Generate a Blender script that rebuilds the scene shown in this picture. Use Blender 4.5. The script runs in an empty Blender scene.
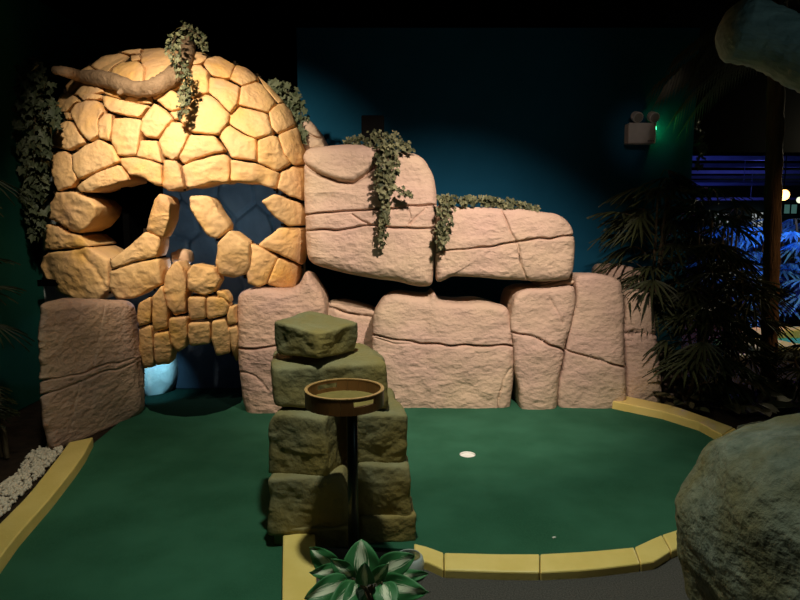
import bpy, bmesh, math, random
import numpy as np
from mathutils import Vector, Matrix, Euler
random.seed(7); RS = np.random.RandomState(11)
PI = math.pi
SC = bpy.context.scene; COL = SC.collection
# ------------------------------------------------------------------ camera
F = 628.0; PITCH = math.radians(7.44); CZ = 1.55
cp, sp = math.cos(PITCH), math.sin(PITCH)
cam = bpy.data.cameras.new('camera'); co = bpy.data.objects.new('camera', cam); COL.objects.link(co)
co.location = (0, 0, CZ); co.rotation_euler = (PI/2-PITCH, 0, 0)
cam.sensor_width = 36; cam.lens = F/800*36; cam.clip_end = 200
SC.camera = co
SC.view_settings.view_transform = 'Standard'; SC.view_settings.look = 'None'
SC.view_settings.gamma = 1; SC.view_settings.use_curve_mapping = False
SC.view_settings.exposure = 0.0
def dirv(px, py):
    a = 300-py
    return (px-400.0, F*cp + a*sp, a*cp - F*sp)
def P(px, py, Y):
    d = dirv(px, py); t = Y/d[1]
    return Vector((d[0]*t, Y, CZ+d[2]*t))
def G(px, py, z=0.0):
    d = dirv(px, py); t = (z-CZ)/d[2]
    return Vector((d[0]*t, d[1]*t, z))
def Parr(px, py, Y):
    a = 300-py; dy = F*cp+a*sp; t = Y/dy
    return np.stack([(px-400)*t, Y+0*px, CZ+(a*cp-F*sp)*t], 1)
def ZY(py, Y): return P(400, py, Y).z
def XY(px, py, Y): return P(px, py, Y).x
# ------------------------------------------------------------------ noise
def _h(ix, iy, iz):
    n = (ix*374761393 + iy*668265263 + iz*2147483647 + 1013904223) & 0xffffffff
    n = ((n ^ (n >> 13))*1274126177) & 0xffffffff
    n = ((n ^ (n >> 16))*2246822519) & 0xffffffff
    return ((n >> 8) & 0xffff)/32767.5-1
def vnoise(p, s, seed=0):
    q = p*s+seed*17.31+100; i = np.floor(q).astype(np.int64); f = q-i; f = f*f*(3-2*f)
    r = 0
    for a in (0, 1):
        for b in (0, 1):
            for c in (0, 1):
                w = (f[:, 0] if a else 1-f[:, 0])*(f[:, 1] if b else 1-f[:, 1])*(f[:, 2] if c else 1-f[:, 2])
                r = r+w*_h(i[:, 0]+a, i[:, 1]+b, i[:, 2]+c)
    return r
def fbm(p, s, o=4, seed=0):
    r = 0; a = 1
    for k in range(o):
        r = r+a*vnoise(p, s, seed+k); s *= 2.03; a *= .5
    return r
def ridged(p, s, o=4, seed=0):
    r = 0; a = 1
    for k in range(o):
        r = r+a*(1-2*np.abs(vnoise(p, s, seed+k))); s *= 2.1; a *= .5
    return r
# ------------------------------------------------------------------ materials
M = {}
def nodemat(name):
    m = bpy.data.materials.new(name); m.use_nodes = True
    nt = m.node_tree; b = nt.nodes['Principled BSDF']; M[name] = m
    return m, nt, b
def mat(name, c1, c2=None, scale=5, rough=.8, bump=0, bscale=30, kind='NOISE', c3=None, s3=2, spec=.3, metal=0, stretch=(1, 1, 1), detail=6, emit=None, es=0, trans=0, lo=.35, hi=.65, bdist=.01):
    m, nt, b = nodemat(name); N = nt.nodes; L = nt.links
    b.inputs['Roughness'].default_value = rough; b.inputs['Metallic'].default_value = metal
    b.inputs['Specular IOR Level'].default_value = spec
    b.inputs['Base Color'].default_value = (*c1, 1)
    if trans: b.inputs['Transmission Weight'].default_value = trans
    tc = N.new('ShaderNodeTexCoord'); mp = N.new('ShaderNodeMapping'); mp.inputs['Scale'].default_value = stretch
    L.new(tc.outputs['Object'], mp.inputs['Vector'])
    def noise(sc, det, typ='FBM'):
        n = N.new('ShaderNodeTexNoise'); n.inputs['Scale'].default_value = sc; n.inputs['Detail'].default_value = det
        if typ != 'FBM': n.noise_type = typ
        L.new(mp.outputs[0], n.inputs['Vector']); return n
    def mix(fac, a, bb):
        x = N.new('ShaderNodeMix'); x.data_type = 'RGBA'
        L.new(fac, x.inputs[0])
        if isinstance(a, tuple): x.inputs[6].default_value = (*a, 1)
        else: L.new(a, x.inputs[6])
        if isinstance(bb, tuple): x.inputs[7].default_value = (*bb, 1)
        else: L.new(bb, x.inputs[7])
        return x.outputs[2]
    def ramp(src):
        r = N.new('ShaderNodeMapRange'); r.inputs[1].default_value = lo; r.inputs[2].default_value = hi
        L.new(src, r.inputs[0]); return r.outputs[0]
    if c2 is not None:
        c = mix(ramp(noise(scale, detail).outputs[0]), c1, c2)
        if c3 is not None: c = mix(ramp(noise(s3, 3).outputs[0]), c, c3)
        L.new(c, b.inputs['Base Color'])
    if bump:
        bn = N.new('ShaderNodeBump'); bn.inputs['Strength'].default_value = bump; bn.inputs['Distance'].default_value = bdist
        src = noise(bscale, 8, 'FBM').outputs[0]
        if kind == 'ROCK':
            rd = noise(bscale*.35, 6, 'RIDGED_MULTIFRACTAL').outputs[0]
            ad = N.new('ShaderNodeMath'); ad.operation = 'MULTIPLY_ADD'; ad.inputs[1].default_value = .6
            L.new(rd, ad.inputs[0]); L.new(src, ad.inputs[2]); src = ad.outputs[0]
        L.new(src, bn.inputs['Height']); L.new(bn.outputs[0], b.inputs['Normal'])
    if emit:
        b.inputs['Emission Color'].default_value = (*emit, 1); b.inputs['Emission Strength'].default_value = es
    return m
def leafmat(name, c1, c2, rough=.6, spec=.3):
    m, nt, b = nodemat(name); N = nt.nodes; L = nt.links
    g = N.new('ShaderNodeNewGeometry'); x = N.new('ShaderNodeMix'); x.data_type = 'RGBA'
    L.new(g.outputs['Random Per Island'], x.inputs[0]); x.inputs[6].default_value = (*c1, 1); x.inputs[7].default_value = (*c2, 1)
    L.new(x.outputs[2], b.inputs['Base Color']); b.inputs['Roughness'].default_value = rough; b.inputs['Specular IOR Level'].default_value = spec
    return m
mat('yellow_stone', (.74, .42, .11), (.58, .34, .17), 4, .85, .8, 26, 'ROCK', c3=(.76, .50, .24), s3=1.6, spec=.2, bdist=.012)
mat('tan_stone', (.62, .42, .27), (.56, .37, .22), 7, .85, .5, 26, 'ROCK', spec=.2)
mat('mortar', (.03, .022, .015), None, rough=1, spec=0)
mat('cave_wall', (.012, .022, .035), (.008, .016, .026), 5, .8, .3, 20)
mat('tunnel_shade_black', (.004, .012, .009), None, rough=1, spec=0)  # near-black colour stands in for shade under the skull
mat('cave_stone', (.24, .28, .27), (.17, .20, .20), 5, .75, .4, 20, 'ROCK')
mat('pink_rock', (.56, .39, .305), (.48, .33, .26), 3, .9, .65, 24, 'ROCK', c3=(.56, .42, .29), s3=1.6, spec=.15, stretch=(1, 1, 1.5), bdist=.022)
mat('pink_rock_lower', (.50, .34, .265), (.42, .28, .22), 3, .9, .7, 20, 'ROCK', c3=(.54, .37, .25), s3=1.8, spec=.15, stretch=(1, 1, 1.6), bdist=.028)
mat('moss_rock', (.25, .235, .13), (.16, .15, .08), 6, .8, 1, 26, 'ROCK', c3=(.29, .22, .07), s3=3, spec=.3, bdist=.010)
mat('grey_boulder', (.20, .23, .18), (.10, .125, .095), 14, .85, 1, 34, 'ROCK', c3=(.14, .13, .06), s3=4, spec=.25, bdist=.022)
mat('dark_rock', (.20, .15, .12), (.14, .10, .08), 5, .9, .8, 20, 'ROCK', spec=.15)
mat('green_carpet', (.027, .108, .058), (.017, .078, .042), 220, .95, .5, 350, c3=(.033, .125, .072), s3=2.5, spec=.1, bdist=.004, detail=2)
mat('grey_carpet', (.10, .095, .085), (.055, .05, .047), 160, .95, .5, 260, spec=.1, detail=3)
mat('yellow_paint', (.84, .65, .21), (.78, .59, .17), 8, .32, .12, 60, spec=.5)
mat('teal_wall', (.007, .105, .20), (.006, .095, .18), 3, .85, .1, 60, spec=.2)
mat('green_wall', (.005, .075, .052), (.004, .065, .045), 3, .85, .1, 60, spec=.2)
mat('matte_black', (.0012, .0012, .0012), None, rough=1, spec=0)  # even near-black, shared by ceiling, recess, frames and added blockers
mat('soil', (.035, .022, .014), (.02, .014, .01), 12, 1, .8, 25, spec=.1)
mat('white_plastic', (.75, .70, .66), (.70, .65, .61), 20, .5, 0, spec=.4)
mat('black_plastic', (.003, .003, .003), None, rough=.8, spec=.1)
mat('black_metal', (.010, .014, .012), None, rough=.35, spec=.5)
mat('tray_wood', (.26, .115, .035), (.17, .07, .02), 12, .35, .15, 40, spec=.5, stretch=(1, 1, .2))
mat('tray_rim_wood', (.50, .30, .12), (.42, .24, .09), 20, .35, 0, spec=.5)
mat('tray_felt', (.22, .17, .05), (.18, .14, .04), 30, .9, .2, 60)
mat('bark', (.30, .20, .115), (.20, .13, .07), 14, .85, 1, 40, 'ROCK', spec=.2, stretch=(1, 1, 1), bdist=.015)
mat('palm_trunk', (.16, .085, .035), (.09, .048, .02), 10, .9, 1, 25, spec=.2, stretch=(3, 3, .5), bdist=.02)
mat('fibre_log', (.30, .37, .34), (.19, .25, .23), 30, .95, 1, 60, spec=.1, stretch=(.25, 1, 1), bdist=.012)
mat('pebble', (.80, .72, .58), (.66, .57, .44), 40, .7, .2, 60)
mat('dark_gravel', (.16, .11, .06), (.09, .07, .05), 50, .8, .3, 60)
leafmat('ivy_leaf', (.15, .17, .095), (.055, .075, .035))
leafmat('ivy_leaf_pale', (.20, .20, .10), (.025, .035, .012))
leafmat('ivy_leaf_dark', (.07, .085, .045), (.025, .035, .016))
leafmat('palm_leaf', (.045, .055, .018), (.022, .026, .010))
leafmat('thatch', (.13, .12, .09), (.07, .065, .05))
leafmat('broad_leaf', (.10, .075, .035), (.045, .05, .02))
leafmat('blue_lit_leaf', (.10, .35, .7), (.02, .08, .25))  # blue light of the hall put into the leaf colour
mat('stem', (.10, .075, .04), (.07, .05, .025), 20, .8)
mat('turquoise_carpet', (.05, .38, .30), (.04, .32, .26), 60, .95)
mat('cup_white', (.80, .78, .72), None, rough=.5)
mat('clear_plastic', (.75, .82, .80), None, rough=.25, trans=.55)
mat('far_wall', (.03, .05, .05), None, rough=.9)
mat('beam', (.32, .32, .38), (.25, .25, .30), 2, .5)
mat('lamp_glow', (1, .9, .7), None, emit=(1, .48, .13), es=6)
mat('lamp_glow_white', (1, .9, .8), None, emit=(.9, 1, .6), es=1.2)
mat('window_glow', (.6, .65, .65), None, emit=(.62, .68, .66), es=.42)
mat('window_glow_green', (.2, .5, .4), None, emit=(.2, .5, .42), es=.18)
mat('led_green', (.1, 1, .4), None, emit=(.08, 1, .38), es=14)
mat('lens', (.35, .33, .30), None, rough=.2)
mat('small_print', (.10, .09, .09), None, rough=.5)
mat('mint_paint', (.35, .75, .55), None, rough=.6)
# ------------------------------------------------------------------ object helpers
def prop(o, label=None, cat=None, group=None, kind=None):
    if label: o['label'] = label
    if cat: o['category'] = cat
    if group: o['group'] = group
    if kind: o['kind'] = kind
    return o
def wloc(o):
    v = Vector(o.location)
    while o.parent is not None: o = o.parent; v = v+Vector(o.location)
    return v
def link(name, verts, faces, mt, parent=None, smooth=True, origin=None, mats=None, fmat=None):
    V = np.asarray(verts, dtype=float)
    if origin is None:
        if parent is not None: origin = wloc(parent)
        else:
            lo = V.min(0); hi = V.max(0); origin = Vector(((lo[0]+hi[0])/2, (lo[1]+hi[1])/2, lo[2]))
    V = V-np.array(origin)
    me = bpy.data.meshes.new(name); me.from_pydata(V.tolist(), [], [tuple(int(i) for i in f) for f in faces])
    for m_ in (mats or [mt]): me.materials.append(M[m_] if isinstance(m_, str) else m_)
    if smooth: me.polygons.foreach_set('use_smooth', [True]*len(me.polygons))
    if fmat is not None: me.polygons.foreach_set('material_index', list(fmat))
    me.update()
    o = bpy.data.objects.new(name, me); COL.objects.link(o)
    if parent is not None:
        o.parent = parent; o.location = Vector(origin)-wloc(parent)
    else: o.location = origin
    return o
def empty(name, loc, label, cat, group=None):
    o = bpy.data.objects.new(name, None); COL.objects.link(o); o.location = loc; o.empty_display_size = .1
    return prop(o, label, cat, group)
class MB:
    def __init__(s): s.v = []; s.f = []; s.m = []
    def add(s, V, Fc, mi=0):
        b = len(s.v); s.v += [tuple(x) for x in V]; s.f += [tuple(i+b for i in f) for f in Fc]; s.m += [mi]*len(Fc)
    def box(s, c, d, rot=0, mi=0):
        c = Vector(c); R = Matrix.Rotation(rot, 3, 'Z')
        V = [c+R@Vector((x*d[0]/2, y*d[1]/2, z*d[2]/2)) for x in (-1, 1) for y in (-1, 1) for z in (-1, 1)]
        s.add(V, [(0, 1, 3, 2), (4, 6, 7, 5), (0, 4, 5, 1), (2, 3, 7, 6), (0, 2, 6, 4), (1, 5, 7, 3)], mi)
    def tube(s, pts, rad, n=8, mi=0, wob=0, cap=True):
        pts = [Vector(p) for p in pts]; rings = []
        if not hasattr(rad, '__len__'): rad = [rad]*len(pts)
        up = None
        V = []
        for i, p in enumerate(pts):
            t = (pts[min(i+1, len(pts)-1)]-pts[max(i-1, 0)]).normalized()
            if up is None:
                up = t.orthogonal().normalized()
            up = (up-t*up.dot(t)).normalized(); w = t.cross(up)
            for k in range(n):
                a = 2*PI*k/n; r = rad[i]*(1+wob*random.uniform(-1, 1))
                V.append(p+up*(math.cos(a)*r)+w*(math.sin(a)*r))
        Fc = []
        for i in range(len(pts)-1):
            for k in range(n):
                k2 = (k+1) % n
                Fc.append((i*n+k, i*n+k2, (i+1)*n+k2, (i+1)*n+k))
        if cap:
            Fc.append(tuple(range(n))[::-1]); Fc.append(tuple((len(pts)-1)*n+k for k in range(n)))
        s.add(V, Fc, mi)
    def lathe(s, prof, c, n=32, mi=0):
        c = Vector(c); V = []; Fc = []
        for r, z in prof:
            for k in range(n):
                a = 2*PI*k/n; V.append(c+Vector((r*math.cos(a), r*math.sin(a), z)))
        for i in range(len(prof)-1):
            for k in range(n):
                k2 = (k+1) % n; Fc.append((i*n+k, i*n+k2, (i+1)*n+k2, (i+1)*n+k))
        s.add(V, Fc, mi)
    def build(s, name, mt, parent=None, smooth=False, origin=None, mats=None):
        return link(name, s.v, s.f, mt, parent, smooth, origin, mats, s.m if mats else None)
def bevel(o, w=.008, seg=2):
    m = o.modifiers.new('b', 'BEVEL'); m.width = w; m.segments = seg; m.limit_method = 'ANGLE'; m.angle_limit = .6
    return o
def chaikin(p, it=2, keep=.22):
    p = np.array(p, float)
    for _ in range(it):
        q = np.roll(p, -1, 0)
        p = np.stack([p*(1-keep)+q*keep, p*keep+q*(1-keep)], 1).reshape(-1, 2)
    return p
def segdist(X, A, B):
    d = B-A; L2 = (d**2).sum()+1e-9
    t = np.clip(((X-A)@d)/L2, 0, 1)
    return np.sqrt((((X-A)-t[:, None]*d)**2).sum(1))
def polydist(X, poly, closed=True):
    r = np.full(len(X), 1e9); n = len(poly)
    for i in range(n if closed else n-1):
        r = np.minimum(r, segdist(X, poly[i], poly[(i+1) % n]))
    return r
def inside(X, poly):
    c = np.zeros(len(X), bool); n = len(poly)
    for i in range(n):
        a = poly[i]; b = poly[(i+1) % n]
        cond = (a[1] > X[:, 1]) != (b[1] > X[:, 1])
        xi = (b[0]-a[0])*(X[:, 1]-a[1])/(b[1]-a[1]+1e-12)+a[0]
        c ^= cond & (X[:, 0] < xi)
    return c
def centroid(p):
    x, y = p[:, 0], p[:, 1]; x1, y1 = np.roll(x, -1), np.roll(y, -1); cr = x*y1-x1*y; A = cr.sum()/2
    return np.array([((x+x1)*cr).sum()/(6*A), ((y+y1)*cr).sum()/(6*A)])
def raydist(c, dirs, poly):
    out = np.zeros(len(dirs)); n = len(poly)
    for i in range(n):
        a = poly[i]-c; e = poly[(i+1) % n]-poly[i]
        den = dirs[:, 0]*e[1]-dirs[:, 1]*e[0]
        with np.errstate(all='ignore'):
            t = (a[0]*e[1]-a[1]*e[0])/den; u = (a[0]*dirs[:, 1]-a[1]*dirs[:, 0])/den
        ok = (np.abs(den) > 1e-9) & (u >= -1e-6) & (u <= 1+1e-6) & (t > 0)
        out = np.where(ok, np.maximum(out, np.nan_to_num(t)), out)
    return out
def slab(name, outline, yf, mt, Rr=.08, thick=.5, bulge=.03, n=30, cracks=(), rough=.01, rs=5, parent=None, seed=0, it=2, keep=.22, ridge=0, shrink=0.0, cdepth=.04, cw=1.3, taper=.8, tilt=0, zmin=None, raised=(), fx=0, fy=0):
    """carved rock: outline (traced) gives the front silhouette; face rounded, cracked and rough; body goes back by thick"""
    poly = chaikin(outline, it, keep); c = centroid(poly)
    if shrink: poly = poly+(c-poly)/np.linalg.norm(c-poly, axis=1)[:, None]*shrink
    g = np.linspace(-1, 1, n+1); A, B = np.meshgrid(g, g, indexing='ij'); a = A.ravel(); b = B.ravel()
    big = np.abs(a) >= np.abs(b)
    with np.errstate(all='ignore'):
        r = np.where(big, a, b); ph = np.where(big, PI/4*np.nan_to_num(b/np.where(a == 0, 1, a)), PI/2-PI/4*np.nan_to_num(a/np.where(b == 0, 1, b)))
    dx = r*np.cos(ph); dy = r*np.sin(ph); s = np.hypot(dx, dy)
    dirs = np.stack([dx, dy], 1)/np.maximum(s, 1e-9)[:, None]; dirs[s < 1e-9] = (1, 0)
    X = c+dirs*(raydist(c, dirs, poly)*s)[:, None]
    Y0 = yf(X[:, 0], X[:, 1]) if callable(yf) else np.full(len(X), float(yf))
    d = polydist(X, poly)*Y0/F
    q = 1-np.minimum(d/Rr, 1)
    Y = Y0+Rr*(1-np.sqrt(np.maximum(1-q*q, 0)))-bulge*(1-s**2)+fx*(X[:, 0]-c[0])+fy*(X[:, 1]-c[1])
    W = Parr(X[:, 0], X[:, 1], Y)
    ns = fbm(W, rs, 4, seed)
    dY = rough*ns
    if ridge: dY = dY-ridge*np.maximum(ridged(W*np.array([1, 1, 1.8]), rs*1.6, 4, seed+3), -.5)
    if len(cracks):
        jit = np.stack([vnoise(W, 9, seed+5)*1.6, vnoise(W, 9, seed+6)*1.6], 1)
        for cr in cracks:
            dep = cdepth; w = cw; pts = cr
            if isinstance(cr, dict): pts = cr['p']; dep = cr.get('d', cdepth); w = cr.get('w', cw)
            dd = polydist(X+jit, np.array(pts, float), False)
            v = .65+.35*vnoise(W, 7, seed+8)
            dY = dY+dep*v*np.exp(-(dd/w)**2)
    for rp, rh in raised:
        rp = np.array(rp, float); ins = inside(X, rp); dd = polydist(X, rp)
        dY = dY-np.where(ins, rh*np.minimum(dd/4, 1)**.5, 0)
    W[:, 1] += dY
    wob = rough*.5
    W[:, 0] += wob*vnoise(W, rs*2, seed+20); W[:, 2] += wob*vnoise(W, rs*2, seed+21)
    idx = np.arange((n+1)**2).reshape(n+1, n+1)
    Fc = [(idx[i, j], idx[i+1, j], idx[i+1, j+1], idx[i, j+1]) for i in range(n) for j in range(n)]
    per = list(idx[:n, 0])+list(idx[n, :n])+list(idx[n:0:-1, n])+list(idx[0, n:0:-1])
    V = W.tolist(); prev = per; cc = W[per].mean(0); base = W[per]
    ymax = base[:, 1].max()
    for k, (f, sc) in enumerate(((.15, 1.0), (.5, (1+taper)/2), (.85, taper), (1, taper*.8))):
        ring = []
        for bb in base:
            yy = bb[1]+(ymax+thick-Rr-bb[1])*f
            pz = cc[2]+(bb[2]-cc[2])*sc
            ring.append(len(V)); V.append([cc[0]+(bb[0]-cc[0])*sc, yy, pz])
        m = len(per)
        Fc += [(prev[i], ring[i], ring[(i+1) % m], prev[(i+1) % m]) for i in range(m)]
        prev = ring
    Fc.append(tuple(prev))
    V = np.array(V)
    if zmin is not None:
        V[:, 2] = np.maximum(V[:, 2], zmin)
    # orientation: make the faces look outwards
    o = link(name, V, Fc, mt, parent)
    bm = bmesh.new(); bm.from_mesh(o.data); bmesh.ops.recalc_face_normals(bm, faces=bm.faces); bm.to_mesh(o.data); bm.free()
    return o
def hewn(name, c, size, yaw, mt, seed=0, n=22, p=16, rough=.012, rs=6, cuts=7, parent=None, ridge=.0, cutr=(.80, .98), extra=()):
    """hewn block: box planes plus random bevel planes, softened and roughened"""
    rnd = random.Random(seed)
    pl = []
    for ax in range(3):
        for sg in (-1, 1):
            v = [0, 0, 0]; v[ax] = sg; v = Vector(v)+Vector((rnd.uniform(-.1, .1), rnd.uniform(-.1, .1), rnd.uniform(-.06, .06)))
            pl.append((v.normalized(), size[ax]/2))
    hs = Vector(size)/2
    for k in range(cuts):
        v = Vector([rnd.choice((-1, 1))*rnd.uniform(.3, 1) for _ in range(3)])
        if rnd.random() < .5: v[rnd.randrange(3)] *= .1
        v.normalize(); sup = abs(v[0])*hs[0]+abs(v[1])*hs[1]+abs(v[2])*hs[2]
        pl.append((v, sup*rnd.uniform(*cutr)))
    for v, dd in extra: pl.append((Vector(v).normalized(), dd))
    bm = bmesh.new(); bmesh.ops.create_cube(bm, size=2)
    bmesh.ops.subdivide_edges(bm, edges=bm.edges[:], cuts=n, use_grid_fill=True)
    V = np.array([v.co[:] for v in bm.verts]); Fc = [[v.index for v in f.verts] for f in bm.faces]; bm.free()
    V = np.tan(V*PI/4*.999)*np.array(hs)/max(hs); D = V/np.linalg.norm(V, axis=1)[:, None]
    acc = 0
    for v, dd in pl:
        acc = acc+np.maximum(D@np.array(v)/dd, 0)**p
    r = acc**(-1/p); V = D*r[:, None]
    ns = fbm(V, rs, 4, seed)*rough
    if ridge: ns = ns+ridge*(ridged(V*np.array([1, 1, 1.7]), rs*1.3, 4, seed+2)-.3)
    V = V+D*ns[:, None]
    ca, sa = math.cos(yaw), math.sin(yaw)
    V = np.stack([V[:, 0]*ca-V[:, 1]*sa, V[:, 0]*sa+V[:, 1]*ca, V[:, 2]], 1)+np.array(c)
    V[:, 2] = np.maximum(V[:, 2], 0.002)
    return link(name, V, Fc, mt, parent)
# ------------------------------------------------------------------ setting
def struct(o): o['kind'] = 'structure'; return o
WY = 6.45
mb = MB(); mb.box((2, 16, -.06), (26, 44, .1)); struct(mb.build('floor', 'soil'))
mb = MB(); mb.box((2, 16, 3.47), (26, 44, .14)); struct(mb.build('ceiling', 'matte_black'))
wxl = XY(297, 60, WY); wxr = XY(690, 200, WY)
mb = MB(); mb.box(((wxl+wxr)/2, WY+.1, 1.7), (wxr-wxl, .2, 3.4)); struct(mb.build('wall_back', 'teal_wall'))
mb = MB(); mb.box(((wxl-3.6)/2, WY+1.5, 1.7), (wxl+3.6, .2, 3.4)); struct(mb.build('wall_recess', 'matte_black'))
mb = MB(); mb.box((wxl+.06, WY+.86, 1.7), (.1, 1.28, 3.4)); struct(mb.build('wall_return', 'matte_black'))
mb = MB(); mb.box((-3.16, 3.2, 1.7), (.12, 9.6, 3.4)); struct(mb.build('wall_left', 'green_wall'))
mb = MB(); mb.box((wxr+.35, 13.5, 3.3-.0), (.1, .1, .1));
# far hall shell
mb = MB(); mb.box((14, 36, 1.7), (24, .2, 3.4)); struct(mb.build('wall_far', 'far_wall'))
mb = MB(); mb.box((wxr-.1, WY+1.4, 1.7), (.2, 2.4, 3.4)); struct(mb.build('wall_corner', 'matte_black'))
mb = MB(); mb.box((wxr+4, 7.6, 2.86), (8.2, .2, 1.10)); struct(mb.build('hall_blackout', 'matte_black'))  # added black panel, hides the far ceiling so that zone stays dark
# green carpet with the cup hole
cup = G(467.5, 455)
def poly_carpet(name, pts, z, th, mt, hole=None):
    cu = bpy.data.curves.new(name, 'CURVE'); cu.dimensions = '2D'; cu.fill_mode = 'BOTH'
    def spl(ps):
        s = cu.splines.new('POLY'); s.points.add(len(ps)-1); s.use_cyclic_u = True
        for i, q in enumerate(ps): s.points[i].co = (q[0], q[1], 0, 1)
    spl(pts)
    if hole: spl([(hole[0].x+hole[1]*math.cos(2*PI*k/40), hole[0].y+hole[1]*math.sin(2*PI*k/40)) for k in range(40)])
    cu.extrude = th/2
    t = bpy.data.objects.new('t', cu); COL.objects.link(t)
    dg = bpy.context.evaluated_depsgraph_get(); dg.update()
    me = bpy.data.meshes.new_from_object(t.evaluated_get(dg)); bpy.data.objects.remove(t)
    o = bpy.data.objects.new(name, me); COL.objects.link(o); o.location = (0, 0, z-th/2)
    me.materials.clear(); me.materials.append(M[mt]); return o
gp = [(-140, 760), (0, 575), (30, 532), (66, 482), (90, 447), (118, 424), (141, 402), (150, 411), (165, 415.5), (185, 417.5), (205, 416), (225, 411), (241, 403), (246, 393), (300, 396), (375, 396), (615, 396), (622, 401), (675, 412), (722, 433), (745, 452), (748, 480), (715, 516), (688, 534), (640, 550), (610, 557), (530, 561), (444, 559), (414, 550), (300, 545), (299, 760)]
pg = prop(poly_carpet('putting_green', [G(*q)[:2] for q in gp], 0.004, .012, 'green_carpet', (cup, .052)), 'green carpet of the mini golf lane and hole between the yellow curbs', 'carpet')
pp = [(300, 545), (414, 555), (444, 564), (530, 566), (610, 562), (640, 558), (690, 541), (745, 515), (1000, 700), (1000, 1200), (299, 1200)]
struct(poly_carpet('floor_path', [G(q[0], q[1], .03)[:2] for q in pp], .03, .05, 'grey_carpet'))
mb = MB(); mb.lathe([(.001, -.0075), (.046, -.0075), (.050, -.006), (.0515, .002), (.0515, .0045), (.0500, .0045), (.0490, -.004)], (cup.x, cup.y, .0), 40)
prop(mb.build('hole_cup', 'cup_white', smooth=True), 'white round cup of the golf hole sunk in the green carpet', 'golf hole')
q = G(554, 539); mb = MB(); mb.box((q.x, q.y, .008), (.016, .01, .004), .4)
prop(mb.build('paper_scrap', 'cup_white'), 'tiny white scrap lying on the green carpet near the front curb', 'paper scrap')
# ------------------------------------------------------------------ curbs
H = .068
def resamp(p, n):
    p = np.array(p, float); s = np.r_[0, np.cumsum(np.hypot(*np.diff(p, axis=0).T))]
    t = np.linspace(0, s[-1], n); return np.stack([np.interp(t, s, p[:, 0]), np.interp(t, s, p[:, 1])], 1)
def curb_mesh(name, A, B, parent=None, z0=-.02, n=14, smooth_it=0):
    A = resamp(A, n); B = resamp(B, n); V = []; Fc = []
    for a, b in zip(A, B):
        pa = G(a[0], a[1], H); pb = G(b[0], b[1], H)
        V += [pa, pb, Vector((pb.x, pb.y, z0)), Vector((pa.x, pa.y, z0))]
    for i in range(n-1):
        for k in range(4):
            k2 = (k+1) % 4; Fc.append((i*4+k, i*4+k2, (i+1)*4+k2, (i+1)*4+k))
    Fc += [(0, 1, 2, 3), tuple((n-1)*4+k for k in (3, 2, 1, 0))]
    o = link(name, V, Fc, 'yellow_paint', parent, smooth=False)
    bm = bmesh.new(); bm.from_mesh(o.data); bmesh.ops.recalc_face_normals(bm, faces=bm.faces); bm.to_mesh(o.data); bm.free()
    return bevel(o, .007, 2)
prop(curb_mesh('curb', [(69, 442), (58, 457), (28, 495), (0, 523), (-60, 585)], [(93, 437), (82, 458), (51, 497), (17, 535), (0, 557), (-45, 625)]),
     'long yellow wooden curb along the left edge of the lane beside the white pebbles', 'curb', 'yellow wooden curbs')
prop(curb_mesh('curb', [(283, 535), (282, 600), (281, 760)], [(315, 531), (317, 600), (319, 760)], n=6),
     'short pale yellow curb beside the variegated plant at the foot of the rock pile', 'curb', 'yellow wooden curbs')
fc = empty('curb', G(540, 562, -.02), 'long curved yellow curb closing the front of the round green, made of joined boards', 'curb', 'yellow wooden curbs')
secs = [([(414, 543), (428, 546.5), (443.6, 552.3)], [(414, 559), (428, 562), (443.6, 569.5)]),
        ([(444.4, 552.3), (500, 553.6), (539.5, 553.6)], [(444.4, 569.6), (500, 571.5), (539.5, 572)]),
        ([(540.3, 553.6), (590, 551), (634, 546.8)], [(540.3, 572), (590, 569.5), (640, 563.3)]),
        ([(634.8, 546.6), (650, 539.5), (661.6, 534.4)], [(640.8, 563.3), (655, 561), (670.6, 551)]),
        ([(662.4, 534.2), (688, 526), (712, 512)], [(671.4, 550.7), (690, 543), (722, 527)]),
        ([(712.8, 511.5), (735, 494), (743, 478), (741, 457)], [(723, 526.5), (750, 505), (762, 480), (757, 449.5)])]
for a, b in secs: curb_mesh('curb_board', a, b, fc, n=6)
bc = empty('curb', G(680, 410, -.02), 'curved yellow curb at the back right edge of the green below the dark palms', 'curb', 'yellow wooden curbs')
for a, b in [([(612.5, 401), (632, 405), (662.5, 411), (700, 422.5), (722, 434.6)], [(612.5, 397), (627.5, 396), (675, 406), (707.5, 417.5), (733, 427)]),
             ([(722.6, 435), (731, 443), (740.6, 455.8)], [(733.6, 427.3), (745, 435), (756.5, 448.6)])]:
    curb_mesh('curb_board', a, b, bc, n=10)
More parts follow.
